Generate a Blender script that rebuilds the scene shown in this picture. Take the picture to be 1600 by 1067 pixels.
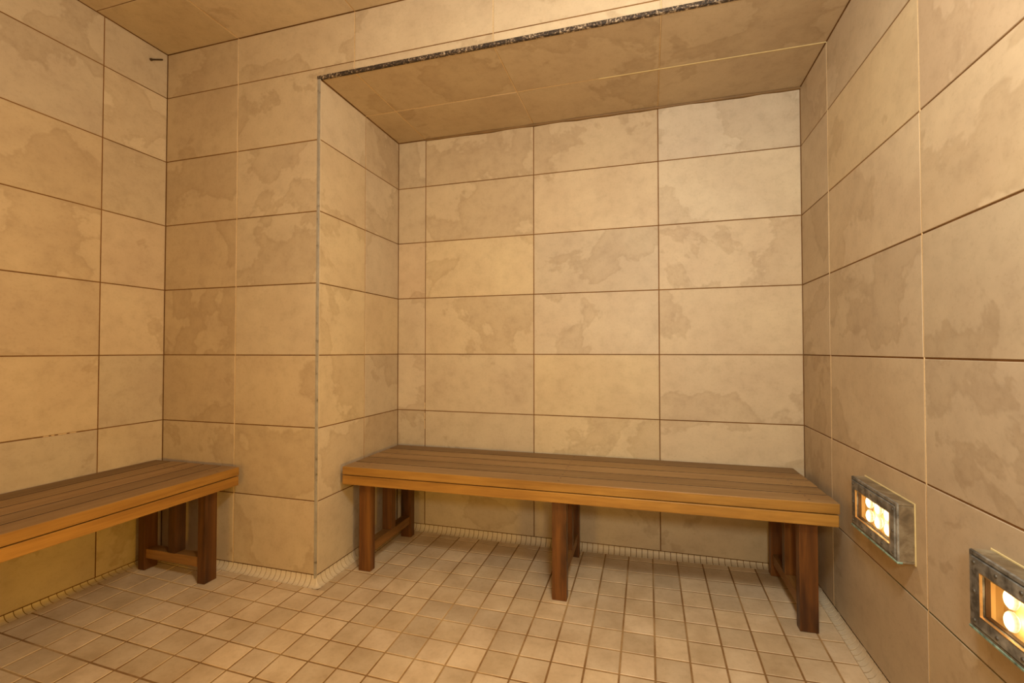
import bpy, bmesh, math, random
from mathutils import Matrix, Vector

# ------------------------------------------------------------------ clean start
for o in list(bpy.data.objects):
    bpy.data.objects.remove(o, do_unlink=True)
SC = bpy.context.scene
COL = SC.collection
random.seed(7)

# ------------------------------------------------------------------ camera
ZC = 1.0                                    # camera height above the floor's low point
F_PX = 730.8
cam_d = bpy.data.cameras.new('camera')
cam_d.sensor_fit = 'HORIZONTAL'
cam_d.sensor_width = 36.0
cam_d.lens = 36.0 * F_PX / 1600.0
cam_d.clip_start = 0.02
cam = bpy.data.objects.new('camera', cam_d)
COL.objects.link(cam)
yaw, pitch, roll = 0.28465, 0.0196, -0.0005
fw = Vector((-math.sin(yaw) * math.cos(pitch), math.cos(yaw) * math.cos(pitch), math.sin(pitch)))
rt = Vector((math.cos(yaw), math.sin(yaw), 0.0))
up = rt.cross(fw)
r2 = math.cos(roll) * rt + math.sin(roll) * up
u2 = -math.sin(roll) * rt + math.cos(roll) * up
cam.matrix_world = Matrix(((r2.x, u2.x, -fw.x, 0), (r2.y, u2.y, -fw.y, 0), (r2.z, u2.z, -fw.z, ZC), (0, 0, 0, 1)))
SC.camera = cam

# ------------------------------------------------------------------ exposure, world, big lights
SC.view_settings.view_transform = 'Standard'
SC.view_settings.look = 'None'
SC.view_settings.gamma = 1.0
SC.view_settings.use_curve_mapping = False
SC.view_settings.exposure = 0.07

world = bpy.data.worlds.new('world')
world.use_nodes = True
world.node_tree.nodes['Background'].inputs[0].default_value = (1.0, 0.8, 0.55, 1)
world.node_tree.nodes['Background'].inputs[1].default_value = 0.02
SC.world = world


def area_light(name, loc, target, size, power, color, size_y=None, spread=math.pi):
    d = bpy.data.lights.new(name, 'AREA')
    d.shape = 'RECTANGLE' if size_y else 'DISK'
    d.size = size
    if size_y:
        d.size_y = size_y
    d.energy = power
    d.color = color
    d.spread = spread
    o = bpy.data.objects.new(name, d)
    COL.objects.link(o)
    o.location = loc
    o.rotation_euler = (Vector(target) - Vector(loc)).to_track_quat('-Z', 'Y').to_euler()
    return o


# unseen key light near the camera, set by the bench shadows on the back wall
area_light('camera_key_light', (0.16, -0.18, ZC + 0.27), (0.15, 2.3, ZC + 0.15), 0.20, 6.4, (1.0, 0.95, 0.78), spread=2.0)
# unseen point light added overhead to brighten the header, ceiling and right wall
d = bpy.data.lights.new('overhead_fill_light', 'POINT')
d.energy = 54.0
d.color = (1.0, 0.99, 0.92)
d.shadow_soft_size = 0.12
o = bpy.data.objects.new('overhead_fill_light', d)
COL.objects.link(o)
o.location = (0.12, 0.42, ZC + 0.95)
# amber wall lamp further along the right wall; the rear light is added fill
area_light('amber_lamp_light', (0.60, 0.10, ZC - 0.47), (-2.2, 0.6, ZC + 0.1), 0.22, 14.0, (1.0, 0.53, 0.03), size_y=0.10, spread=2.4)
area_light('amber_rear_fill_light', (-0.75, -1.26, ZC - 0.47), (-0.6, 1.0, ZC + 0.1), 0.22, 9.0, (1.0, 0.54, 0.06), size_y=0.10, spread=2.8)

# ------------------------------------------------------------------ measures of the room
YB, XL, XR, YF, XW = 2.326, -1.344, 0.650, 1.672, -2.216
XA, TW, TH = -1.1765, 0.612, 0.308
YM = 2.0095
YREAR = -1.30
Z0 = ZC - 0.0192
ZS = ZC + 1.1654
ZT = ZC + 1.4238


def zk(k):
    return Z0 + TH * k


ZCOVE = zk(-3)                              # wall tiles end here, cove strip below
JN = 0.0042                                 # wall joint width
REC = 0.0020                                # joint depth


def zfloor(x, y):                           # floor dished towards a drain in front of the camera
    X = min(max(x, -2.3), 0.8) + 0.5
    Y = max(y, 1.1) - 1.6
    return ZC - 0.998 - 0.0037 * X + 0.0373 * Y + 0.0131 * X * X + 0.0126 * X * Y - 0.0105 * Y * Y


def srgb(r, g, b):
    def f(c):
        c /= 255.0
        return c / 12.92 if c <= 0.04045 else ((c + 0.055) / 1.055) ** 2.4
    return (f(r), f(g), f(b), 1.0)


# ------------------------------------------------------------------ materials
class NT:
    def __init__(self, name):
        self.m = bpy.data.materials.new(name)
        self.m.use_nodes = True
        self.t = self.m.node_tree
        self.t.nodes.clear()

    def n(self, kind, **kw):
        nd = self.t.nodes.new(kind)
        for k, v in kw.items():
            if k.startswith('i_'):
                key = k[2:]
                key = int(key) if key.isdigit() else key.replace('_', ' ')
                nd.inputs[key].default_value = v
            else:
                setattr(nd, k, v)
        return nd

    def l(self, a, b):
        self.t.links.new(a, b)

    def ramp(self, fac, stops, interp='LINEAR'):
        r = self.n('ShaderNodeValToRGB')
        r.color_ramp.interpolation = interp
        e = r.color_ramp.elements
        while len(e) > 1:
            e.remove(e[-1])
        e[0].position, e[0].color = stops[0]
        for p, c in stops[1:]:
            x = e.new(p)
            x.color = c
        self.l(fac, r.inputs[0])
        return r.outputs[0]

    def mix(self, fac, a, b, mode='MIX'):
        m = self.n('ShaderNodeMix', data_type='RGBA', blend_type=mode)
        for sock, v in ((m.inputs[0], fac), (m.inputs[6], a), (m.inputs[7], b)):
            if isinstance(v, (int, float)):
                sock.default_value = v
            elif isinstance(v, tuple):
                sock.default_value = v
            else:
                self.l(v, sock)
        return m.outputs[2]

    def math(self, op, a, b=0.0):
        m = self.n('ShaderNodeMath', operation=op)
        for sock, v in ((m.inputs[0], a), (m.inputs[1], b)):
            if isinstance(v, (int, float)):
                sock.default_value = v
            else:
                self.l(v, sock)
        return m.outputs[0]

    def noise(self, vec, scale, detail=4.0, rough=0.55, dist=0.0, w=None):
        nz = self.n('ShaderNodeTexNoise')
        if w is not None:
            nz.noise_dimensions = '4D'
            self.l(w, nz.inputs['W'])
        self.l(vec, nz.inputs['Vector'])
        nz.inputs['Scale'].default_value = scale
        nz.inputs['Detail'].default_value = detail
        nz.inputs['Roughness'].default_value = rough
        nz.inputs['Distortion'].default_value = dist
        return nz.outputs[0]

    def finish(self, color, rough=0.5, metal=0.0, height=None, bump=0.2, dist=0.002, spec=0.5):
        b = self.n('ShaderNodeBsdfPrincipled')
        if isinstance(color, tuple):
            b.inputs['Base Color'].default_value = color
        else:
            self.l(color, b.inputs['Base Color'])
        for key, v in (('Roughness', rough), ('Metallic', metal)):
            if isinstance(v, (int, float)):
                b.inputs[key].default_value = v
            else:
                self.l(v, b.inputs[key])
        b.inputs['Specular IOR Level'].default_value = spec
        if height is not None:
            bp = self.n('ShaderNodeBump')
            bp.inputs['Strength'].default_value = bump
            bp.inputs['Distance'].default_value = dist
            self.l(height, bp.inputs['Height'])
            self.l(bp.outputs[0], b.inputs['Normal'])
        o = self.n('ShaderNodeOutputMaterial')
        self.l(b.outputs[0], o.inputs[0])
        return self.m


def mat_wall_tile():
    t = NT('slate_look_tile')
    tc = t.n('ShaderNodeTexCoord').outputs['Object']
    oi = t.n('ShaderNodeObjectInfo')
    off = t.n('ShaderNodeVectorMath', operation='SCALE')
    off.inputs[0].default_value = (13.7, 29.1, 41.3)
    t.l(oi.outputs['Random'], off.inputs['Scale'])
    ad = t.n('ShaderNodeVectorMath', operation='ADD')
    t.l(tc, ad.inputs[0])
    t.l(off.outputs[0], ad.inputs[1])
    v = ad.outputs[0]
    big = t.noise(v, 1.7, 6.0, 0.57, 0.25)
    soft = t.noise(v, 4.8, 4.0, 0.55, 0.0)
    fine = t.noise(v, 95.0, 3.0, 0.65, 0.0)
    mid = t.noise(v, 20.0, 4.0, 0.62, 0.0)
    W1 = (1, 1, 1, 1)
    K = (0, 0, 0, 1)
    # cloudy patches with one ragged side that fade out on the other
    patch = t.ramp(big, [(0.545, K), (0.558, W1), (0.63, (0.55, 0.55, 0.55, 1)), (0.74, (0.15, 0.15, 0.15, 1))])
    low = t.ramp(big, [(0.30, W1), (0.405, (0.55, 0.55, 0.55, 1)), (0.418, K)])
    rim = t.ramp(big, [(0.540, K), (0.550, W1), (0.572, K)])
    c = t.mix(soft, TILE_A, TILE_B)
    c = t.mix(t.math('MULTIPLY', patch, 0.36), c, TILE_C)
    c = t.mix(t.math('MULTIPLY', low, 0.16), c, TILE_C)
    c = t.mix(t.math('MULTIPLY', rim, 0.13), c, TILE_D)
    sp = t.ramp(mid, [(0.28, (0.86, 0.85, 0.84, 1)), (0.5, W1), (0.75, (1.07, 1.07, 1.07, 1))])
    c = t.mix(0.7, c, sp, 'MULTIPLY')
    sp2 = t.ramp(fine, [(0.28, (0.84, 0.82, 0.79, 1)), (0.46, W1)])
    c = t.mix(0.5, c, sp2, 'MULTIPLY')
    c = t.mix(1.0, c, oi.outputs['Color'], 'MULTIPLY')
    h = t.math('ADD', t.math('MULTIPLY', patch, -0.3), t.math('ADD', t.math('MULTIPLY', mid, 0.5), t.math('MULTIPLY', fine, 0.2)))
    return t.finish(c, 0.55, 0.0, h, 0.18, 0.0015, 0.3)


TILE_A = srgb(178, 157, 131)
TILE_B = srgb(202, 185, 154)
TILE_C = srgb(164, 142, 112)
TILE_D = srgb(126, 102, 72)


def mat_floor_tile():
    t = NT('floor_tile_ceramic')
    tc = t.n('ShaderNodeTexCoord').outputs['Object']
    gp = t.n('ShaderNodeNewGeometry').outputs['Position']
    oi = t.n('ShaderNodeObjectInfo')
    a = t.noise(gp, 9.0, 4.0, 0.6, 0.2)
    b = t.noise(gp, 60.0, 4.0, 0.65)
    c = t.ramp(a, [(0.28, srgb(190, 164, 128)), (0.5, srgb(206, 181, 145)), (0.7, srgb(217, 194, 159))])
    sp = t.ramp(b, [(0.30, (0.88, 0.87, 0.85, 1)), (0.5, (1, 1, 1, 1))])
    c = t.mix(0.7, c, sp, 'MULTIPLY')
    c = t.mix(1.0, c, oi.outputs['Color'], 'MULTIPLY')
    return t.finish(c, 0.50, 0.0, b, 0.12, 0.001, 0.4)


def mat_grout(name, dark, lightc, lo=0.45, hi=0.6, scale=3.0):
    t = NT(name)
    gp = t.n('ShaderNodeNewGeometry').outputs['Position']
    a = t.noise(gp, scale, 5.0, 0.6)
    b = t.noise(gp, 140.0, 3.0, 0.6)
    c = t.ramp(a, [(lo, dark), (hi, lightc)])
    sp = t.ramp(b, [(0.3, (0.75, 0.73, 0.70, 1)), (0.55, (1, 1, 1, 1))])
    c = t.mix(0.7, c, sp, 'MULTIPLY')
    return t.finish(c, 0.85, 0.0, b, 0.3, 0.001, 0.2)


def mat_plain(name, col, rough=0.6, metal=0.0, var=0.15, scale=20.0):
    t = NT(name)
    tc = t.n('ShaderNodeTexCoord').outputs['Object']
    a = t.noise(tc, scale, 4.0, 0.6)
    lo = tuple(max(0, x * (1 - var)) for x in col[:3]) + (1,)
    hi = tuple(min(1, x * (1 + var)) for x in col[:3]) + (1,)
    return t.finish(t.ramp(a, [(0.3, lo), (0.7, hi)]), rough, metal, a, 0.08, 0.001)


def mat_wood(name, dark, mid, lightc, axis, rough=0.5, stain=0.0, stain_col=None, spec=0.4):
    """grain runs along the given local axis"""
    t = NT(name)
    tc = t.n('ShaderNodeTexCoord').outputs['Object']
    oi = t.n('ShaderNodeObjectInfo')
    w = t.math('MULTIPLY', oi.outputs['Random'], 60.0)
    mp = t.n('ShaderNodeMapping')
    s = [1.0, 1.0, 1.0]
    s[axis] = 0.06
    mp.inputs['Scale'].default_value = s
    t.l(tc, mp.inputs['Vector'])
    g1 = t.noise(mp.outputs[0], 26.0, 5.0, 0.6, 0.6, w)
    g2 = t.noise(mp.outputs[0], 140.0, 3.0, 0.6, 0.0, w)
    s2 = [1.0, 1.0, 1.0]
    s2[axis] = 0.25
    mp2 = t.n('ShaderNodeMapping')
    mp2.inputs['Scale'].default_value = s2
    t.l(tc, mp2.inputs['Vector'])
    bl = t.noise(mp2.outputs[0], 9.0, 4.0, 0.6, 0.3, w)
    c = t.ramp(g1, [(0.30, dark), (0.5, mid), (0.72, lightc)])
    sp = t.ramp(g2, [(0.30, (0.72, 0.70, 0.68, 1)), (0.55, (1, 1, 1, 1))])
    c = t.mix(0.6, c, sp, 'MULTIPLY')
    if stain:
        m = t.ramp(bl, [(0.50, (0, 0, 0, 1)), (0.66, (1, 1, 1, 1))])
        c = t.mix(t.math('MULTIPLY', m, stain), c, stain_col)
    c = t.mix(1.0, c, oi.outputs['Color'], 'MULTIPLY')
    h = t.math('ADD', g1, t.math('MULTIPLY', g2, 0.5))
    return t.finish(c, rough, 0.0, h, 0.25, 0.001, spec)


def mat_corroded(name, metal_col, dark, pale, scale=60.0, lo=0.42, hi=0.5, hi2=0.62, rough=0.5, metal=0.6):
    t = NT(name)
    tc = t.n('ShaderNodeTexCoord').outputs['Object']
    a = t.noise(tc, scale, 5.0, 0.65, 0.3)
    b = t.noise(tc, scale * 0.25, 3.0, 0.6)
    v = t.math('ADD', t.math('MULTIPLY', a, 0.7), t.math('MULTIPLY', b, 0.3))
    c = t.ramp(v, [(lo, dark), (hi, metal_col), (hi2, pale)])
    mt = t.ramp(v, [(lo, (0, 0, 0, 1)), (hi, (metal, metal, metal, 1)), (hi2, (0, 0, 0, 1))])
    return t.finish(c, rough, mt, v, 0.4, 0.002)


def mat_emit(name, col, strength):
    """bulb with a hot core: brightest round its own axis, dimmer towards its rim"""
    t = NT(name)
    tc = t.n('ShaderNodeTexCoord').outputs['Object']
    mp = t.n('ShaderNodeMapping')
    mp.inputs['Scale'].default_value = (1.0, 0.8, 0.0)
    t.l(tc, mp.inputs['Vector'])
    ln = t.n('ShaderNodeVectorMath', operation='LENGTH')
    t.l(mp.outputs[0], ln.inputs[0])
    f = t.ramp(t.math('DIVIDE', ln.outputs['Value'], 0.0150), [(0.10, (1, 1, 1, 1)), (0.6, (0.35, 0.35, 0.35, 1)), (1.0, (0.055, 0.055, 0.055, 1))], 'EASE')
    e = t.n('ShaderNodeEmission')
    e.inputs[0].default_value = col
    t.l(t.math('MULTIPLY', f, strength), e.inputs[1])
    o = t.n('ShaderNodeOutputMaterial')
    t.l(e.outputs[0], o.inputs[0])
    return t.m


def mat_pane(name):
    t = NT(name)
    tr = t.n('ShaderNodeBsdfTransparent')
    tr.inputs[0].default_value = (1.0, 0.95, 0.86, 1)
    gl = t.n('ShaderNodeBsdfGlossy')
    gl.inputs['Roughness'].default_value = 0.05
    lw = t.n('ShaderNodeLayerWeight')
    lw.inputs[0].default_value = 0.5
    fc = t.math('ADD', 0.03, t.math('MULTIPLY', t.math('POWER', lw.outputs['Facing'], 4.0), 0.4))
    mx = t.n('ShaderNodeMixShader')
    t.l(fc, mx.inputs[0])
    t.l(tr.outputs[0], mx.inputs[1])
    t.l(gl.outputs[0], mx.inputs[2])
    o = t.n('ShaderNodeOutputMaterial')
    t.l(mx.outputs[0], o.inputs[0])
    return t.m


M = {}
M['tile'] = mat_wall_tile()
M['ftile'] = mat_floor_tile()
M['grout'] = mat_grout('wall_grout_brown', srgb(104, 70, 34), srgb(136, 98, 56), 0.4, 0.7)
M['grout_light'] = mat_grout('wall_grout_cream', srgb(206, 172, 122), srgb(228, 202, 158), 0.35, 0.65)
M['grout_green'] = mat_grout('wall_grout_green', srgb(74, 78, 50), srgb(120, 100, 60), 0.45, 0.65, 12.0)
M['fgrout'] = mat_grout('floor_grout', srgb(140, 106, 66), srgb(196, 164, 116), 0.46, 0.66, 2.2)
M['cove'] = mat_plain('cove_ceramic', srgb(208, 191, 162), 0.5, 0.0, 0.08, 30.0)
M['covegrout'] = mat_grout('cove_grout', srgb(104, 76, 44), srgb(150, 116, 74), 0.42, 0.66, 3.0)
M['caulk'] = mat_plain('brown_caulk', srgb(118, 88, 48), 0.6, 0.0, 0.2, 12.0)
M['caulk_tan'] = mat_plain('tan_sealant', srgb(176, 150, 112), 0.6, 0.0, 0.15, 20.0)
M['cream_caulk'] = mat_plain('cream_caulk', srgb(224, 206, 150), 0.6, 0.0, 0.1, 30.0)
M['trim'] = mat_corroded('aluminium_trim', srgb(150, 142, 128), srgb(92, 82, 68), srgb(168, 160, 144), 30.0, 0.34, 0.42, 0.70, 0.45, 0.15)
M['trim_rot'] = mat_corroded('corroded_trim', srgb(92, 74, 56), srgb(44, 34, 26), srgb(190, 170, 142), 130.0, 0.47, 0.54, 0.64, 0.7, 0.1)
M['wood_top'] = mat_wood('weathered_cedar_top', srgb(138, 107, 67), srgb(153, 121, 78), srgb(166, 135, 92), 0, 0.60, 0.30, srgb(126, 95, 59), 0.3)
M['wood_edge'] = mat_wood('varnished_cedar_edge', srgb(126, 88, 38), srgb(150, 109, 48), srgb(170, 128, 60), 0, 0.42, 0.35, srgb(118, 80, 32))
M['wood_leg'] = mat_wood('red_cedar_leg', srgb(74, 42, 17), srgb(104, 63, 25), srgb(134, 88, 36), 2, 0.40, 0.85, srgb(36, 18, 9))
M['wood_rail'] = mat_wood('cedar_stretcher', srgb(104, 68, 28), srgb(130, 90, 42), srgb(150, 108, 56), 1, 0.5, 0.45, srgb(74, 46, 20))
M['gap_shade'] = mat_plain('shaded_board_side', srgb(58, 38, 20), 0.8, 0.0, 0.2, 20.0)  # dark colour stands in for shade between the slats
M['zinc'] = mat_corroded('weathered_zinc', srgb(122, 120, 114), srgb(66, 62, 56), srgb(152, 149, 140), 34.0, 0.38, 0.50, 0.64, 0.5, 0.3)
M['bronze'] = mat_corroded('weathered_bronze_side', srgb(128, 112, 88), srgb(92, 78, 58), srgb(156, 144, 118), 30.0, 0.34, 0.48, 0.68, 0.5, 0.4)
M['patina'] = mat_corroded('teal_patina', srgb(120, 150, 136), srgb(70, 84, 74), srgb(160, 190, 172), 50.0, 0.36, 0.48, 0.62, 0.7, 0.1)
M['screw'] = mat_plain('screw_steel', srgb(84, 78, 68), 0.5, 0.3, 0.2, 200.0)
M['gasket'] = mat_plain('dark_gasket', srgb(70, 44, 18), 0.6, 0.0, 0.2, 60.0)
M['reflector'] = mat_plain('amber_reflector', srgb(250, 214, 150), 0.5, 0.0, 0.06, 30.0)
M['bulb'] = mat_emit('lamp_bulb_glow', (1.0, 0.80, 0.46, 1), 22.0)
M['pane'] = mat_pane('lamp_glass')
M['pin'] = mat_plain('dark_steel', srgb(96, 80, 60), 0.4, 0.8, 0.2, 100.0)
M['rear'] = mat_plain('plain_rear_wall', srgb(180, 163, 140), 0.6, 0.0, 0.06, 3.0)


# ------------------------------------------------------------------ helpers
def link(name, me, mat=None, parent=None, mw=None):
    o = bpy.data.objects.new(name, me)
    COL.objects.link(o)
    if mat is not None and me is not None and not me.materials:
        me.materials.append(mat)
    if parent is not None:
        o.parent = parent
    if mw is not None:
        o.matrix_local = mw
    return o


def tag(o, label, cat=None, group=None, kind=None):
    o['label'] = label
    if cat:
        o['category'] = cat
    if group:
        o['group'] = group
    if kind:
        o['kind'] = kind
    return o


def bm_box(bm, lo, hi):
    v = [bm.verts.new((x, y, z)) for x in (lo[0], hi[0]) for y in (lo[1], hi[1]) for z in (lo[2], hi[2])]
    for f in ((0, 1, 3, 2), (4, 6, 7, 5), (0, 4, 5, 1), (2, 3, 7, 6), (0, 2, 6, 4), (1, 5, 7, 3)):
        bm.faces.new([v[i] for i in f])
    return v


def bm_done(bm, name, smooth=False):
    bmesh.ops.recalc_face_normals(bm, faces=bm.faces[:])
    me = bpy.data.meshes.new(name)
    bm.to_mesh(me)
    bm.free()
    if smooth:
        for p in me.polygons:
            p.use_smooth = True
    return me


def boxes_mesh(name, boxes, bevel=0.0, seg=2):
    bm = bmesh.new()
    for lo, hi in boxes:
        bm_box(bm, lo, hi)
    if bevel:
        bmesh.ops.recalc_face_normals(bm, faces=bm.faces[:])
        bmesh.ops.bevel(bm, geom=bm.edges[:], offset=bevel, segments=seg, affect='EDGES', profile=0.6)
    return bm_done(bm, name)


def structure(name, boxes, mat, label, cat):
    o = link(name, boxes_mesh(name, boxes), mat)
    tag(o, label, cat, kind='structure')
    return o


def frame(origin, u, v):
    """local x = u, local y = v, local z = u x v (towards the room)"""
    u, v = Vector(u), Vector(v)
    n = u.cross(v)
    return Matrix(((u.x, v.x, n.x, origin[0]), (u.y, v.y, n.y, origin[1]), (u.z, v.z, n.z, origin[2]), (0, 0, 0, 1)))


_tile_cache = {}


def prism_mesh(name, poly, depth=0.009, bev=0.0012):
    """tile outline (counter-clockwise), front face at z = 0 with a small arris"""
    n = len(poly)
    inner = []
    for i in range(n):
        p0, p1, p2 = Vector(poly[i - 1]), Vector(poly[i]), Vector(poly[(i + 1) % n])
        d1 = (p1 - p0).normalized()
        d2 = (p2 - p1).normalized()
        n1 = Vector((-d1.y, d1.x))
        n2 = Vector((-d2.y, d2.x))
        k = 1.0 + n1.dot(n2)
        inner.append(p1 + (n1 + n2) * (bev / k))
    bm = bmesh.new()
    a = [bm.verts.new((p.x, p.y, 0.0)) for p in inner]
    b = [bm.verts.new((p[0], p[1], -bev)) for p in poly]
    c = [bm.verts.new((p[0], p[1], -depth)) for p in poly]
    bm.faces.new(a)
    for i in range(n):
        j = (i + 1) % n
        bm.faces.new((b[i], b[j], a[j], a[i]))
        bm.faces.new((c[i], c[j], b[j], b[i]))
    bm.normal_update()
    me = bpy.data.meshes.new(name)
    bm.to_mesh(me)
    bm.free()
    return me


def rect_tile(name, w, h, mat, depth=0.009, bev=0.0012):
    key = (name, round(w, 4), round(h, 4))
    if key not in _tile_cache:
        me = prism_mesh(name, [(-w / 2, -h / 2), (w / 2, -h / 2), (w / 2, h / 2), (-w / 2, h / 2)], depth, bev)
        me.materials.append(mat)
        _tile_cache[key] = me
    return _tile_cache[key]


def tone(lo=0.90, hi=1.06, warm=None):
    b = random.uniform(lo, hi)
    w = random.uniform(-0.03, 0.03) if warm is None else warm
    return (b * (1 + w * 0.3), b, b * (1 - w), 1.0)


def wall_tile(parent, fr, u0, u1, v0, v1, col=None, poly=None):
    """a tile of a wall whose frame fr has the joint grid in its u, v axes"""
    j = JN / 2
    cu, cv = (u0 + u1) / 2, (v0 + v1) / 2
    dz = random.uniform(-0.0006, 0.0004)
    mw = fr @ Matrix.Translation((cu, cv, dz)) @ Matrix.Rotation(random.uniform(-0.0012, 0.0012), 4, 'X') @ Matrix.Rotation(random.uniform(-0.0010, 0.0010), 4, 'Y')
    if poly is None:
        me = rect_tile('wall_tile', u1 - u0 - 2 * j, v1 - v0 - 2 * j, M['tile'])
    else:
        me = prism_mesh('wall_tile', [(p[0] - cu, p[1] - cv) for p in poly])
        me.materials.append(M['tile'])
    o = link('wall_tile', me, None, parent, mw)
    o.color = col or tone()
    return o


def tile_grid(parent, fr, us, vs, skip=None, cols=None):
    for i in range(len(us) - 1):
        for k in range(len(vs) - 1):
            if skip and skip(i, k):
                continue
            wall_tile(parent, fr, us[i], us[i + 1], vs[k], vs[k + 1], cols.get((i, k)) if cols else None)


def grout_strip(parent, fr, u0, u1, v0, v1, mat, n=-0.0008):
    me = boxes_mesh('grout_joint', [((u0, v0, -REC - 0.001), (u1, v1, n))])
    return link('grout_joint', me, mat, parent, fr.copy())


ROWS = [zk(k) for k in range(-3, 4)]
TK = 0.06
ZB = ZC - 1.08                               # bottom of all walls

# ------------------------------------------------------------------ back wall of the alcove
PALE = (1.06, 1.10, 1.18, 1)
GOLD = (1.08, 1.06, 0.96, 1)
PINK = (1.0, 0.95, 0.92, 1)
DARK = (0.93, 0.90, 0.86, 1)
wall_back = structure('wall_back', [((XL - TK, YB + REC, ZB), (XR + TK, YB + TK, ZT + TK))], M['grout'],
                      'beige stone-look tiled back wall of the bench alcove', 'wall')
fr_back = frame((0, YB, 0), (1, 0, 0), (0, 0, 1))
xs_back = [XL, XA, XA + TW, XA + 2 * TW, XR]
tile_grid(wall_back, fr_back, xs_back, ROWS + [ZS - 0.002],
          cols={(3, 6): PALE, (3, 5): (1.10, 1.13, 1.16, 1), (3, 4): (1.05, 1.03, 1.0, 1), (2, 5): (1.06, 1.04, 1.0, 1),
                (1, 4): GOLD, (2, 2): GOLD, (2, 1): GOLD, (3, 1): (1.07, 1.05, 1.0, 1), (1, 5): (1.0, 0.98, 0.93, 1),
                (2, 6): (0.98, 0.95, 0.90, 1), (1, 6): (0.96, 0.93, 0.88, 1), (0, 4): PINK, (1, 3): (1.02, 1.0, 0.94, 1),
                (3, 2): (1.0, 0.97, 0.93, 1), (3, 3): (1.04, 1.02, 0.98, 1)})

# ------------------------------------------------------------------ left side of the alcove
wall_alcove = structure('wall_alcove', [((XL - TK, YF + 0.02, ZB), (XL - REC, YB + TK, ZT + TK))], M['grout'],
                        'narrow tiled return wall at the left end of the alcove', 'wall')
fr_alc = frame((XL, 0, 0), (0, 1, 0), (0, 0, 1))
tile_grid(wall_alcove, fr_alc, [YF + 0.004, YM, YB], ROWS + [ZS - 0.002],
          cols={(0, 5): (1.03, 1.0, 0.93, 1), (0, 4): GOLD, (0, 3): GOLD, (0, 2): GOLD, (1, 3): (1.04, 1.01, 0.93, 1), (1, 6): DARK, (1, 1): DARK})
grout_strip(wall_alcove, fr_alc, YM - 0.0014, YM + 0.0014, zk(-3), ZS, mat_grout('wall_grout_tan', srgb(150, 112, 66), srgb(186, 148, 98)))

# ------------------------------------------------------------------ wall left of the alcove, with the header over it
wall_corner = structure('wall_front', [((XW - TK, YF + REC, ZB), (XL - 0.004, YF + TK, ZT + TK)),
                                       ((XL - 0.004, YF + REC, ZS + 0.006), (XR + TK, YF + TK, ZT + TK))], M['grout'],
                        'tiled wall left of the alcove with a low header running over the opening', 'wall')
fr_cor = frame((0, YF, 0), (1, 0, 0), (0, 0, 1))
XT = XL - 0.0155                             # tiles stop at the metal edge strip
ZTR = ZS + 0.0135
r4 = ROWS + [zk(4), ZT]
xs = [XW, XA - TW, XT, XA, XA + TW, XA + 2 * TW, XR]
for k in range(8):
    wall_tile(wall_corner, fr_cor, xs[0], xs[1], r4[k], r4[k + 1], (0.92, 0.88, 0.82, 1) if k in (2, 3, 4, 6) else (0.95, 0.92, 0.87, 1))
for k in range(6):
    wall_tile(wall_corner, fr_cor, xs[1], XT + JN / 2, r4[k], r4[k + 1],
              {0: (1.0, 0.97, 0.92, 1), 1: (0.95, 0.92, 0.86, 1), 2: (0.98, 0.95, 0.90, 1)}.get(k, tone(0.94, 1.0, 0.0)))
j = JN / 2
wall_tile(wall_corner, fr_cor, xs[1], xs[3], r4[6], r4[7], (0.98, 0.96, 0.92, 1),
          [(xs[1] + j, r4[6] + j), (XT, r4[6] + j), (XT, ZTR), (XA - j, ZTR), (XA - j, r4[7] - j), (xs[1] + j, r4[7] - j)])
wall_tile(wall_corner, fr_cor, xs[1], xs[3], r4[7], r4[8], (1.0, 0.98, 0.94, 1))
for i in (3, 4, 5):
    wall_tile(wall_corner, fr_cor, xs[i], xs[i + 1], ZTR - j, r4[7], tone(1.0, 1.05, 0.0))
    wall_tile(wall_corner, fr_cor, xs[i], xs[i + 1], r4[7], r4[8], tone(1.02, 1.08, 0.0))
for x, zt0 in ((XA - TW, zk(-3)), (XA, ZTR), (XA + TW, ZTR), (XA + 2 * TW, ZTR)):
    grout_strip(wall_corner, fr_cor, x - 0.0014, x + 0.0014, zt0, ZT, M['grout_light'])

# ------------------------------------------------------------------ left wall
wall_left = structure('wall_left', [((XW - TK, YREAR - TK, ZB), (XW - REC, YF + TK, ZT + TK))], M['grout'],
                      'amber-lit tiled left wall behind the left bench', 'wall')
fr_left = frame((XW, 0, 0), (0, 1, 0), (0, 0, 1))
ys_l = [YREAR, -1.0485, -0.4365, 0.1755, 0.7875, 1.3995, YF]
tile_grid(wall_left, fr_left, ys_l, r4,
          cols={(5, 3): (1.06, 1.03, 0.98, 1), (5, 1): (1.02, 1.0, 0.94, 1), (5, 0): (1.06, 1.04, 0.97, 1), (5, 4): (1.02, 0.98, 0.94, 1),
                (4, 3): (0.96, 0.91, 0.84, 1), (4, 4): (1.04, 1.0, 0.92, 1), (4, 2): (1.04, 1.0, 0.92, 1), (4, 5): (0.98, 0.94, 0.86, 1)})

for y0, y1 in ((1.215, 1.232), (1.240, 1.250), (1.262, 1.290), (1.300, 1.322)):
    grout_strip(wall_left, fr_left, y0, y1, zk(-1) - 0.0012, zk(-1) + 0.0014, M['grout_light'], 0.0002)
for z0, z1 in ((zk(-1) - 0.10, zk(-1) - 0.052), (zk(-1) - 0.046, zk(-1) - 0.012), (zk(-1) + 0.010, zk(-1) + 0.045)):
    grout_strip(wall_back, fr_back, XA - 0.0022, XA + 0.0002, z0, z1, M['grout_light'], 0.0002)

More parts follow.
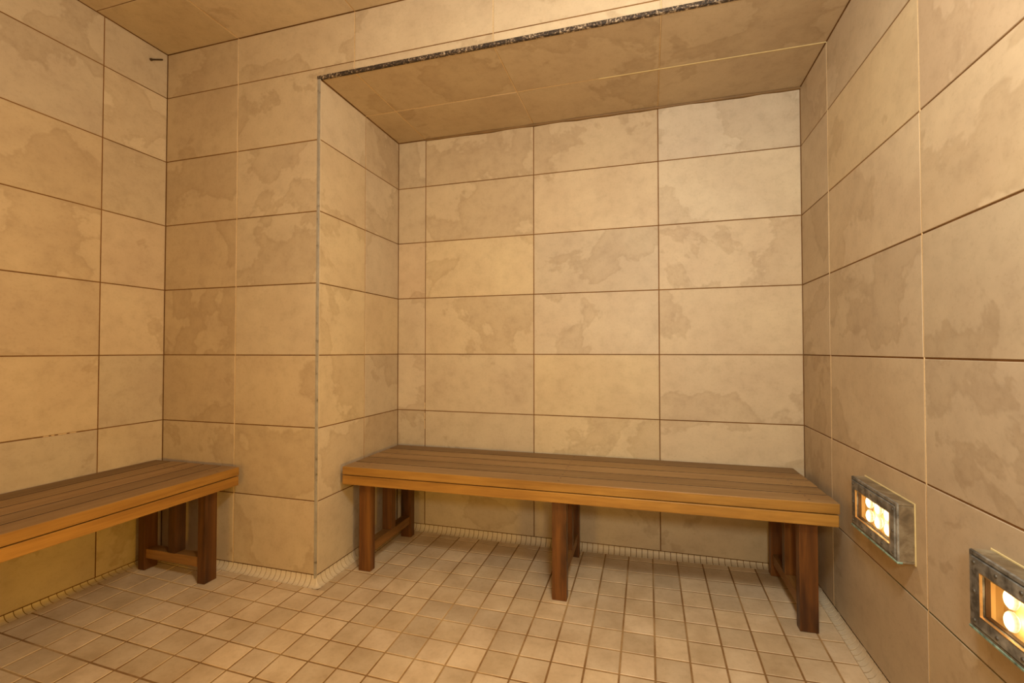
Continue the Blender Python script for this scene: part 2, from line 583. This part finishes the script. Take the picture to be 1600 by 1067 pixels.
# ------------------------------------------------------------------ right wall
wall_right = structure('wall_right', [((XR + REC, YREAR - TK, ZB), (XR + TK, YB + TK, ZT + TK))], M['grout'],
                       'tall tiled right wall carrying the two small wall lamps', 'wall')
fr_right = frame((XR, 0, 0), (0, -1, 0), (0, 0, 1))     # u runs towards the camera
yr = [YB, YM, 1.392, 0.7775, 0.163, -0.4515, -1.066, YREAR]
us_r = [-y for y in yr]
cols_r = {(0, 0): DARK, (0, 1): DARK, (0, 2): (0.92, 0.89, 0.85, 1), (1, 1): (1.0, 0.97, 0.93, 1), (1, 5): GOLD, (2, 5): PINK, (2, 4): (1.03, 1.0, 0.95, 1)}
for i in range(len(us_r) - 1):
    for k in range(8):
        if i == 0 and k == 7:
            continue
        if i == 0 and k == 6:
            wall_tile(wall_right, fr_right, us_r[0], us_r[1], r4[6], ZS - 0.001, DARK)
        elif i == 1 and k == 6:
            a, b = us_r[1] + j, us_r[2] - j
            wall_tile(wall_right, fr_right, us_r[1], us_r[2], r4[6], r4[7], tone(0.95, 1.0, 0.0),
                      [(a, r4[6] + j), (b, r4[6] + j), (b, r4[7] - j), (-YF + 0.002, r4[7] - j), (-YF + 0.002, ZS - 0.003), (a, ZS - 0.003)])
        elif i == 1 and k == 7:
            wall_tile(wall_right, fr_right, -YF, us_r[2], r4[7], r4[8])
        else:
            wall_tile(wall_right, fr_right, us_r[i], us_r[i + 1], r4[k], r4[k + 1], cols_r.get((i, k)))
for y, hw in ((YM, 0.0010), (1.392, 0.0017), (0.7775, 0.0017)):
    grout_strip(wall_right, fr_right, -y - hw, -y + hw, zk(-3), ZS if y > YF else ZT, M['grout_light'], -0.0004)
grout_strip(wall_right, fr_right, -1.60, -0.40, zk(-2) - 0.0015, zk(-2) + 0.0015, M['grout_green'], -0.0012)

# ------------------------------------------------------------------ wall behind the camera
wall_rear = structure('wall_rear', [((XW - TK, YREAR - TK, ZB), (XR + TK, YREAR, ZT + TK))], M['rear'],
                      'plain beige wall behind the viewer', 'wall')

# ------------------------------------------------------------------ ceilings
ceiling = structure('ceiling', [((XW - TK, YREAR - TK, ZT + REC), (XR + TK, YF + TK, ZT + TK))], M['grout'],
                    'main ceiling of large beige tiles over the left bench', 'ceiling')
fr_ceil = frame((0, 0, ZT), (1, 0, 0), (0, -1, 0))       # normal points down
ysc = [-YF, -1.368, -0.756, -0.144, 0.468, 1.08, -YREAR]
tile_grid(ceiling, fr_ceil, [XW, XA - TW, XA, XA + TW, XA + 2 * TW, XR], ysc)
for x in (XA - TW, XA):
    grout_strip(ceiling, fr_ceil, x - 0.0013, x + 0.0013, -YF, 0.5, M['grout_light'])
soffit = structure('ceiling_alcove', [((XL - TK, YF + 0.015, ZS + REC), (XR + TK, YB + TK, ZS + 0.05))], M['grout'],
                   'lowered tiled ceiling of the bench alcove', 'ceiling')
fr_sof = frame((0, 0, ZS), (1, 0, 0), (0, -1, 0))
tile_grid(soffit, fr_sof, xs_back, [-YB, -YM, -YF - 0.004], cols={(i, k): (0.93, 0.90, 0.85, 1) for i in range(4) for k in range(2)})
for x in (XA, XA + TW, XA + 2 * TW):
    grout_strip(soffit, fr_sof, x - 0.0014, x + 0.0014, -YB, -YF - 0.004, M['grout_light'], -0.0004)
grout_strip(soffit, fr_sof, XL, -0.2, -YM - 0.0013, -YM + 0.0013, M['grout_light'], -0.0004)
grout_strip(soffit, fr_sof, -0.2, XR, -YM - 0.0024, -YM + 0.0024, M['cream_caulk'], 0.0006)
# brown bead of sealant along the back edge of the lowered ceiling
bm = bmesh.new()
prof = [(0, 0), (0, -0.012), (-0.005, -0.007), (-0.014, 0)]
rings = []
for x in [XL + 0.17 + i * (XR - XL - 0.17) / 24 for i in range(25)]:
    s = random.uniform(0.6, 1.1)
    rings.append([bm.verts.new((x, YB + 0.001 + p[0] * s, ZS - 0.0005 + p[1] * s)) for p in prof])
for a, b in zip(rings[:-1], rings[1:]):
    for i in range(4):
        bm.faces.new((a[i], a[(i + 1) % 4], b[(i + 1) % 4], b[i]))
link('sealant_bead', bm_done(bm, 'sealant_bead', True), M['caulk'], soffit)

# ------------------------------------------------------------------ metal edge strips of the opening
ex = XL
vtrim = boxes_mesh('trim_1', [((XT + 0.0022, YF - 0.0016, ZCOVE - 0.02), (ex - 0.0042, YF + 0.012, ZS + 0.012)),
                              ((ex - 0.0036, YF - 0.0008, ZCOVE - 0.02), (ex - 0.0003, YF + 0.004, ZS + 0.004))], 0.0004, 1)
o = link('trim_1', vtrim, M['trim'])
tag(o, 'thin grey metal edge strip on the vertical corner of the alcove', 'trim', kind='structure')
bead = boxes_mesh('sealant_line', [((ex - 0.0012, YF + 0.0012, ZCOVE), (ex + 0.0004, YF + 0.0040, ZS))], 0.0006, 1)
link('sealant_line', bead, M['caulk_tan'], o)
bm = bmesh.new()
N = 160
rng = random.Random(3)
rings = []
for i in range(N + 1):
    x = XT + 0.002 + (XR - XT - 0.004) * i / N
    a, b = rng.uniform(-0.0012, 0.0012), rng.uniform(-0.0016, 0.0012)
    yy = YF - 0.0022 + a * 0.6
    rings.append([bm.verts.new(p) for p in ((x, yy, ZS - 0.001 + b), (x, yy - 0.0006, ZS + 0.006), (x, yy, ZS + 0.0125 + a * 0.6), (x, YF + 0.010, ZS + 0.0125), (x, YF + 0.010, ZS - 0.001))])
for a, b in zip(rings[:-1], rings[1:]):
    for i in range(5):
        bm.faces.new((a[i], a[(i + 1) % 5], b[(i + 1) % 5], b[i]))
bm.faces.new(rings[0])
bm.faces.new(rings[-1])
o = link('trim_2', bm_done(bm, 'trim_2'), M['trim_rot'])
tag(o, 'dark corroded metal edge strip along the underside edge of the header', 'trim', kind='structure')

# ------------------------------------------------------------------ floor
RC = 0.027                                   # radius of the cove strip
bm = bmesh.new()
nx, ny = 34, 42
X0, X1, Y0, Y1 = XW - 0.02, XR + 0.02, YREAR - 0.02, YB + 0.02
gv = [[bm.verts.new((X0 + (X1 - X0) * i / nx, Y0 + (Y1 - Y0) * k / ny,
                     zfloor(X0 + (X1 - X0) * i / nx, Y0 + (Y1 - Y0) * k / ny) - 0.0016)) for k in range(ny + 1)] for i in range(nx + 1)]
for i in range(nx):
    for k in range(ny):
        bm.faces.new((gv[i][k], gv[i + 1][k], gv[i + 1][k + 1], gv[i][k + 1]))
me = bpy.data.meshes.new('floor')
bm.to_mesh(me)
bm.free()
floor = link('floor', me, M['fgrout'])
tag(floor, 'floor of small square beige tiles falling gently to the middle', 'floor', kind='structure')

FP, FTH, FX, FY = 0.1077, 0.0026, 0.0118, 2.149
FJ = 0.0060


def clip_rect(poly, x0, x1, y0, y1):
    def clip(pts, ins, cut):
        out = []
        for i in range(len(pts)):
            a, b = pts[i - 1], pts[i]
            ia, ib = ins(a), ins(b)
            if ia != ib:
                out.append(cut(a, b))
            if ib:
                out.append(b)
        return out
    def cx(c):
        return lambda a, b: (c, a[1] + (b[1] - a[1]) * (c - a[0]) / (b[0] - a[0]))
    def cy(c):
        return lambda a, b: (a[0] + (b[0] - a[0]) * (c - a[1]) / (b[1] - a[1]), c)
    for ins, cut in ((lambda p: p[0] >= x0, cx(x0)), (lambda p: p[0] <= x1, cx(x1)), (lambda p: p[1] >= y0, cy(y0)), (lambda p: p[1] <= y1, cy(y1))):
        if not poly:
            return []
        poly = clip(poly, ins, cut)
    return poly


def project(p):
    d = Vector(p) - Vector((0, 0, ZC))
    k = d.dot(fw)
    if k < 0.05:
        return None
    return 800 + F_PX * d.dot(r2) / k, 533.5 - F_PX * d.dot(u2) / k


RCI = RC + 0.001
REG = [(XW + RCI, XL, YREAR, YF - RCI), (XL, XL + RCI, YREAR, YF - RCI), (XL + RCI, XR - RCI, YREAR, YB - RCI)]
cells = []
ct, st = math.cos(FTH), math.sin(FTH)
for c in range(-24, 10):
    for r in range(-4, 36):
        def gp(a, b):
            return (FX + FP * (a * ct + b * st), FY + FP * (-b * ct + a * st))
        g = FJ / 2 / FP
        quad = [gp(c + g, r + 1 - g), gp(c + 1 - g, r + 1 - g), gp(c + 1 - g, r + g), gp(c + g, r + g)]
        ctr = gp(c + 0.5, r + 0.5)
        full = any(all(a <= q[0] <= b and e <= q[1] <= f for q in quad) for a, b, e, f in
                   [(XW + RCI, XR - RCI, YREAR, YF - RCI), (XL + RCI, XR - RCI, YREAR, YB - RCI)])
        if full:
            polys = [quad]
        else:
            if ctr[1] < YF - 0.10 or ctr[0] < XL - 0.11:
                polys = [clip_rect(quad, XW + RCI, XR - RCI, YREAR, YF - RCI)]
            elif ctr[0] > XL + 0.11:
                polys = [clip_rect(quad, XL + RCI, XR - RCI, YREAR, YB - RCI)]
            else:
                a = clip_rect(quad, XW + RCI, XR - RCI, YREAR, YF - RCI)
                b = clip_rect(quad, XL + RCI, XR - RCI, YF - RCI, YB - RCI)
                polys = [a, b]
        for pl in polys:
            if len(pl) < 3:
                continue
            ar = abs(sum(pl[i - 1][0] * pl[i][1] - pl[i][0] * pl[i - 1][1] for i in range(len(pl)))) / 2
            w = max(p[0] for p in pl) - min(p[0] for p in pl)
            h = max(p[1] for p in pl) - min(p[1] for p in pl)
            if ar < 2e-4 or min(w, h) < 0.008:
                continue
            cc = (sum(p[0] for p in pl) / len(pl), sum(p[1] for p in pl) / len(pl))
            pp = [project((p[0], p[1], zfloor(*p))) for p in pl]
            score = 0.0
            if all(pp) and any(-5 < q[0] < 1605 and -5 < q[1] < 1072 for q in pp):
                cl = clip_rect([tuple(q) for q in pp], 0, 1600, 0, 1067)
                if len(cl) > 2:
                    score = abs(sum(cl[i - 1][0] * cl[i][1] - cl[i][0] * cl[i - 1][1] for i in range(len(cl)))) / 2
            cells.append((score, full, pl, cc))
cells.sort(key=lambda t: -t[0])
ft_me = rect_tile('floor_tile', FP - FJ, FP - FJ, M['ftile'], 0.008, 0.0012)
rest = bmesh.new()
for idx, (score, full, pl, cc) in enumerate(cells):
    e = 0.01
    z = zfloor(*cc)
    gx = (zfloor(cc[0] + e, cc[1]) - z) / e
    gy = (zfloor(cc[0], cc[1] + e) - z) / e
    if idx < 300 and score > 0:
        rot = Matrix.Rotation(math.atan(gy) + random.uniform(-0.003, 0.003), 4, 'X') @ Matrix.Rotation(-math.atan(gx) + random.uniform(-0.003, 0.003), 4, 'Y')
        mw = Matrix.Translation((cc[0], cc[1], z)) @ rot
        if full:
            o = link('floor_tile', ft_me, None, floor, mw @ Matrix.Rotation(FTH, 4, 'Z'))
        else:
            me = prism_mesh('floor_tile', [(p[0] - cc[0], p[1] - cc[1]) for p in pl], 0.008, 0.0012)
            o = link('floor_tile', me, M['ftile'], floor, mw)
        o.color = tone(0.84, 1.09)
    else:
        t = [rest.verts.new((p[0], p[1], zfloor(*p))) for p in pl]
        b = [rest.verts.new((p[0], p[1], zfloor(*p) - 0.008)) for p in pl]
        rest.faces.new(t)
        for i in range(len(t)):
            k = (i + 1) % len(t)
            rest.faces.new((b[i], b[k], t[k], t[i]))
me = bpy.data.meshes.new('floor_tile_field')
rest.to_mesh(me)
rest.free()
o = link('floor_tile_field', me, M['ftile'], floor)
o['kind'] = 'stuff'


# ------------------------------------------------------------------ cove strips of small tiles at the foot of the walls
def cove_mesh(length, h):
    """local x along the wall, y away from the wall, z up; concave quarter round"""
    bm = bmesh.new()
    prof = [(0.0, h)]
    for i in range(1, 6):
        a = math.pi / 2 * i / 6
        prof.append((RC * (1 - math.cos(a)), h * (1 - math.sin(a))))
    prof += [(RC, 0.0), (RC, -0.004), (-0.003, -0.004), (-0.003, h)]
    ra = [bm.verts.new((-length / 2, p[0], p[1])) for p in prof]
    rb = [bm.verts.new((length / 2, p[0], p[1])) for p in prof]
    n = len(prof)
    for i in range(n):
        k = (i + 1) % n
        f = bm.faces.new((ra[i], ra[k], rb[k], rb[i]))
    bm.faces.new(ra)
    bm.faces.new(rb)
    return bm_done(bm, 'cove_tile')


CP, CJ = 0.0258, 0.0028


def baseboard(name, p0, p1, normal, label, trim0=0.0, trim1=0.0):
    p0, p1, n = Vector(p0), Vector(p1), Vector(normal)
    d = (p1 - p0)
    L = d.length
    d.normalize()
    # grout bed behind the little tiles
    bm = bmesh.new()
    m = 24
    rings = []
    for i in range(m + 1):
        q = p0 + d * (L * i / m)
        zf = zfloor(q.x + n.x * RC, q.y + n.y * RC)
        h = ZCOVE - 0.001 - zf
        ring = [(0.0, h)]
        for s in range(1, 6):
            a = math.pi / 2 * s / 6
            ring.append((RC * (1 - math.cos(a)) - 0.0012, h * (1 - math.sin(a)) - 0.0012))
        ring += [(RC - 0.0012, -0.001), (RC - 0.0012, -0.012), (-0.01, -0.012), (-0.01, h)]
        rings.append([bm.verts.new((q.x + n.x * a, q.y + n.y * a, zf + b)) for a, b in ring])
    for a, b in zip(rings[:-1], rings[1:]):
        for i in range(len(a)):
            k = (i + 1) % len(a)
            bm.faces.new((a[i], a[k], b[k], b[i]))
    bm.faces.new(rings[0])
    bm.faces.new(rings[-1])
    base = link(name, bm_done(bm, name), M['covegrout'])
    tag(base, label, 'baseboard', kind='structure')
    cache = {}
    cnt = int((L - trim0 - trim1) / CP)
    for i in range(cnt):
        s = trim0 + (i + 0.5) * (L - trim0 - trim1) / cnt
        q = p0 + d * s
        zf = zfloor(q.x + n.x * RC, q.y + n.y * RC)
        h = round(ZCOVE - 0.001 - zf, 3)
        if h not in cache:
            cache[h] = cove_mesh((L - trim0 - trim1) / cnt - CJ, h)
            cache[h].materials.append(M['cove'])
        mw = Matrix(((d.x, n.x, 0, q.x), (d.y, n.y, 0, q.y), (0, 0, 1, ZCOVE - 0.001 - h), (0, 0, 0, 1)))
        o = link('cove_tile', cache[h], None, base, mw)
        o.color = tone(0.94, 1.05)
    return base


baseboard('baseboard_back', (XL, YB, 0), (XR, YB, 0), (0, -1, 0), 'cove strip of tiny tiles at the foot of the alcove back wall', RC * 0.6, RC * 0.6)
baseboard('baseboard_alcove', (XL, YF, 0), (XL, YB, 0), (1, 0, 0), 'cove strip of tiny tiles at the foot of the alcove return wall', 0.0, RC * 0.6)
baseboard('baseboard_front', (XW, YF, 0), (XL, YF, 0), (0, -1, 0), 'cove strip of tiny tiles below the wall left of the alcove', RC * 0.6, 0.0)
baseboard('baseboard_left', (XW, -0.6, 0), (XW, YF, 0), (1, 0, 0), 'cove strip of tiny tiles along the left wall under the left bench', 0.0, RC * 0.6)
baseboard('baseboard_right', (XR, -0.2, 0), (XR, YB, 0), (-1, 0, 0), 'cove strip of tiny tiles along the right wall below the lamps', 0.0, RC * 0.6)
# smeared grout patch that rounds the outer corner of the cove strips
bm = bmesh.new()
zc0 = zfloor(XL + 0.02, YF - 0.02)
hh = ZCOVE - 0.002 - zc0
rings = []
for i in range(9):
    a = -math.pi / 2 + math.pi / 2 * i / 8
    ring = []
    for s in range(6):
        t = math.pi / 2 * s / 5
        rr = 0.0005 + (RC + 0.010 * math.sin(2 * (a + math.pi / 2))) * (1 - math.cos(t))
        ring.append(bm.verts.new((XL - 0.001 + rr * math.cos(a), YF + 0.001 + rr * math.sin(a), zc0 + 0.0015 + hh * (1 - math.sin(t)))))
    rings.append(ring)
for a, b in zip(rings[:-1], rings[1:]):
    for i in range(5):
        bm.faces.new((a[i], a[i + 1], b[i + 1], b[i]))
o = link('trim_3', bm_done(bm, 'trim_3', True), M['cove'])
tag(o, 'pale smeared grout rounding the outer corner of the cove strips', 'trim', kind='structure')


# ------------------------------------------------------------------ benches
def board(name, lo, hi, parent, mat_side, mat_top=None, bevel=0.003, col=None, gap_shade=None):
    """a bevelled board; its own origin in the middle so that grain differs from board to board"""
    c = [(a + b) / 2 for a, b in zip(lo, hi)]
    hs = [(b - a) / 2 for a, b in zip(lo, hi)]
    me = boxes_mesh(name, [((-hs[0], -hs[1], -hs[2]), (hs[0], hs[1], hs[2]))], bevel, 2)
    me.materials.append(mat_side)
    if mat_top is not None:
        me.materials.append(mat_top)
        for p in me.polygons:
            if p.normal.z > 0.7:
                p.material_index = 1
    if gap_shade is not None:                    # shade of the gaps painted dark onto the long slat sides
        me.materials.append(M['gap_shade'])
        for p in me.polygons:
            if (p.normal.y > 0.5 and gap_shade[1]) or (p.normal.y < -0.5 and gap_shade[0]):
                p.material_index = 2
    o = link(name, me, None, parent, Matrix.Translation(c))
    b = random.uniform(0.9, 1.06)
    o.color = col or (b, b, b, 1)
    return o


def make_bench(name, origin, rotz, length, depth, ztop, frames, leg_y, label, group, leg_tone=(1.0, 1.0, 1.0)):
    """local x along the bench, y = 0 front edge .. depth at the back; frames = local x of the leg frames"""
    root = bpy.data.objects.new(name, None)
    COL.objects.link(root)
    root.location = origin
    root.rotation_euler = (0, 0, rotz)
    tag(root, label, 'bench', group)
    T = root.rotation_euler.to_matrix().to_4x4()
    T.translation = Vector(origin)
    zt = ztop - origin[2]
    ns, gap, th = 5, 0.0048, 0.036
    sw = (depth - gap * (ns - 1)) / ns
    for i in range(ns):
        y = i * (sw + gap)
        e0, e1 = random.uniform(-0.001, 0.001), random.uniform(-0.002, 0.002)
        b = (1.0, 0.84, 1.10, 1.02, 0.72)[i]
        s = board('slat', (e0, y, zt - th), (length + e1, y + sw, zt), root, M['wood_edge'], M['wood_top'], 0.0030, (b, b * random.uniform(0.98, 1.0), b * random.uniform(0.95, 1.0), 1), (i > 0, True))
        # countersunk plugs over each leg frame
        for fx in frames:
            for dy in (-0.022, 0.022):
                bm = bmesh.new()
                bmesh.ops.create_cone(bm, cap_ends=True, segments=10, radius1=0.0045, radius2=0.0045, depth=0.002)
                p = link('screw_plug', bm_done(bm, 'screw_plug'), M['wood_leg'], s,
                         Matrix.Translation((fx - length / 2 - e0 / 2 - e1 / 2, dy, th / 2 - 0.0006)))
    # rails under the slats
    rh = 0.040
    zr = zt - th - 0.0032
    board('rail', (0.0, 0.001, zr - rh), (length - 0.001, 0.036, zr), root, M['wood_edge'], None, 0.0030, (1.12, 1.08, 1.0, 1))
    board('rail', (0.0, depth - 0.036, zr - rh), (length - 0.001, depth - 0.001, zr), root, M['wood_edge'], None, 0.0025)
    lw, ld = 0.058, 0.038
    f0, f1 = leg_y
    for fi, fx in enumerate(frames):
        x0, x1 = fx - lw / 2, fx + lw / 2
        board('cross_rail', (x0 + 0.008, 0.037, zr - rh), (x1 - 0.008, depth - 0.037, zr), root, M['wood_rail'], None, 0.002)
        for y in (f0, f1):
            q = [T @ Vector((x, yy, 0)) for x in (x0, x1) for yy in (y, y + ld)]
            zb = max(zfloor(v.x, v.y) for v in q) - origin[2] - 0.0006
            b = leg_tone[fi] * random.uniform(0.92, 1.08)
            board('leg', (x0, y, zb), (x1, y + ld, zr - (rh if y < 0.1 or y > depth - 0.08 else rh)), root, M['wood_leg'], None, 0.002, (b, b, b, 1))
        zst = ZC - 0.866 - origin[2]
        board('stretcher', (x0 + 0.006, f0 + ld - 0.001, zst - 0.040), (x1 - 0.006, f1 + 0.001, zst), root, M['wood_rail'], None, 0.002)
        ym = (f0 + f1 + ld) / 2
        board('post', (x0 + 0.004, ym - ld / 2, zst), (x1 - 0.004, ym + ld / 2, zr - rh), root, M['wood_leg'], None, 0.002, (leg_tone[fi] * 0.9,) * 3 + (1,))
    return root


rz = 0.0135
make_bench('slatted_bench', (-1.312, 1.795, zfloor(-0.3, 1.8)), rz, 1.922, 0.498, ZC - 0.514,
           [0.090, 0.967, 1.840], (0.038, 0.418), 'long slatted wooden bench with three leg frames inside the alcove', 'slatted cedar benches', (0.85, 1.05, 1.15))
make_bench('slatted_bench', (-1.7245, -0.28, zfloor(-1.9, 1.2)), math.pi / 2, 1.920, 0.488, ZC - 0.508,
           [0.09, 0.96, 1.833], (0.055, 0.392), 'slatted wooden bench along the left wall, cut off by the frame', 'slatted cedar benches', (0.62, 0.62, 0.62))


# ------------------------------------------------------------------ wall lamps
def make_lamp(yc, zc, label):
    """local x to the right as seen from the room, y up, z out of the wall"""
    fr = frame((XR - 0.0006, yc, zc), (0, -1, 0), (0, 0, 1))
    root = bpy.data.objects.new('wall_lamp', None)
    COL.objects.link(root)
    root.matrix_world = fr
    tag(root, label, 'wall lamp', 'low wall lamps on the right wall')
    W, H, D = 0.283, 0.153, 0.040
    w, h = W / 2, H / 2
    ow, oh = 0.1055, 0.0405                  # half size of the window
    # sealant smear between box and tile
    link('sealant_bead', boxes_mesh('sealant_bead', [((-w - 0.004, -h - 0.003, 0), (w + 0.004, h + 0.0035, 0.0022))], 0.001, 1), M['cream_caulk'], root)
    # housing: four sides and a back
    t = 0.006
    body = boxes_mesh('housing', [((-w, h - t, 0.001), (w, h, D - 0.004)), ((-w, -h, 0.001), (w, -h + t, D - 0.004)),
                                  ((-w, -h + t, 0.001), (-w + t, h - t, D - 0.004)), ((w - t, -h + t, 0.001), (w, h - t, D - 0.004)),
                                  ((-w + t, -h + t, 0.001), (w - t, h - t, 0.005))], 0.0012, 1)
    hs = link('housing', body, M['bronze'], root)
    for sx, sy in ((-1, -1),):
        e = boxes_mesh('patina_edge', [((-w - 0.0010, -h - 0.0012, D - 0.012), (w + 0.0010, -h + 0.0040, D + 0.0004))], 0.0010, 1)
        link('patina_edge', e, M['patina'], hs)

    def ring(name, a, b, c, d, z0, z1, mat, parent, bev=0.0012):
        """rectangular ring, outer half size a x b, inner c x d, as one closed shape"""
        bm = bmesh.new()
        R = []
        for (p, q, z) in ((a, b, z0), (a - bev, b - bev, z1), (c + bev, d + bev, z1), (c, d, z0)):
            mid = [(-p, -q), (p, -q), (p, q), (-p, q)]
            R.append([bm.verts.new((x, y, z)) for x, y in mid])
        for k in range(4):
            A, B = R[k], R[(k + 1) % 4]
            for i in range(4):
                m = (i + 1) % 4
                bm.faces.new((A[i], A[m], B[m], B[i]))
        return link(name, bm_done(bm, name), mat, parent)
    ring('outer_rim', w, h, w - 0.009, h - 0.009, D - 0.005, D - 0.001, M['zinc'], root)
    bz = ring('bezel', w - 0.0095, h - 0.0095, ow, oh, D - 0.006, D + 0.0012, M['zinc'], root, 0.002)
    ring('window_lip', ow + 0.0022, oh + 0.0022, ow - 0.0008, oh - 0.0008, D - 0.002, D + 0.0022, mat_lip, root, 0.0012)
    ring('gasket', ow + 0.004, oh + 0.004, ow - 0.002, oh - 0.002, D - 0.014, D - 0.0065, M['gasket'], root, 0.0003)
    # screws round the bezel
    sx = w - 0.0185
    sy = h - 0.0205
    spots = [(-sx + k * sx / 2, s * sy) for k in range(5) for s in (-1, 1)] + [(-sx, 0.0), (sx, 0.0)]
    bm = bmesh.new()
    bmesh.ops.create_cone(bm, cap_ends=True, segments=12, radius1=0.0042, radius2=0.0030, depth=0.0022)
    bm_box(bm, (-0.0026, -0.0004, 0.0008), (0.0026, 0.0004, 0.0014))
    sm = bm_done(bm, 'screw')
    sm.materials.append(M['screw'])
    for a, b in spots:
        link('screw', sm, None, bz, Matrix.Translation((a, b, D + 0.0020)) @ Matrix.Rotation(random.uniform(0, 3), 4, 'Z'))
    # reflector tray
    bm = bmesh.new()
    R = []
    for p, q, z in ((ow + 0.012, oh + 0.012, D - 0.0145), (ow + 0.010, oh + 0.010, 0.012), (ow - 0.002, oh - 0.002, 0.0065)):
        R.append([bm.verts.new((x, y, z)) for x, y in ((-p, -q), (p, -q), (p, q), (-p, q))])
    for A, B in ((R[0], R[1]), (R[1], R[2])):
        for i in range(4):
            bm.faces.new((A[i], A[(i + 1) % 4], B[(i + 1) % 4], B[i]))
    bm.faces.new(R[2])
    link('reflector', bm_done(bm, 'reflector'), M['reflector'], root)
    # six bulbs
    bm = bmesh.new()
    bmesh.ops.create_uvsphere(bm, u_segments=14, v_segments=8, radius=0.0150)
    for v in bm.verts:
        v.co.y *= 1.25
        v.co.z *= 0.60
    bme = bm_done(bm, 'bulb', True)
    bme.materials.append(M['bulb'])
    for bx in (-0.056, 0.0, 0.056):
        for by in (-0.020, 0.020):
            link('bulb', bme, None, root, Matrix.Translation((bx, by, 0.0225)))
    # glass pane
    link('glass_pane', boxes_mesh('glass_pane', [((-ow - 0.003, -oh - 0.003, D - 0.0064), (ow + 0.003, oh + 0.003, D - 0.0034))]), M['pane'], root)
    return root


mat_lip = mat_plain('brass_lip', srgb(190, 150, 96), 0.35, 0.7, 0.15, 80.0)
ZL = ZC - 0.4705
make_lamp((1.442 + 1.725) / 2, ZL, 'weathered metal wall lamp with glowing window beside the alcove bench')
make_lamp((0.877 + 1.160) / 2, ZL, 'weathered metal wall lamp cut off by the lower right picture edge')

# ------------------------------------------------------------------ metal pin high on the left wall
root = bpy.data.objects.new('metal_pin', None)
COL.objects.link(root)
root.matrix_world = Matrix.Translation((XW, 1.615, ZC + 1.3675))
tag(root, 'small dark metal pin on the left wall just below the ceiling corner', 'pin')
ax = Vector((0.0, 0.056, 0.033)).normalized()
rq = ax.to_track_quat('Z', 'Y').to_matrix().to_4x4()


def pin_part(name, r, d, along, off, rot):
    bm = bmesh.new()
    bmesh.ops.create_cone(bm, cap_ends=True, segments=12, radius1=r, radius2=r * 0.92, depth=d,
                          matrix=Matrix.Translation(ax * along + Vector((off, 0, 0))) @ rot)
    link(name, bm_done(bm, name), M['pin'], root)


pin_part('shaft', 0.0036, 0.058, 0.002, 0.006, rq)
pin_part('head', 0.0062, 0.007, -0.030, 0.0065, rq)
pin_part('mount', 0.003, 0.010, 0.024, 0.0035, Matrix.Rotation(math.radians(90), 4, 'Y'))
bpy.context.view_layer.update()
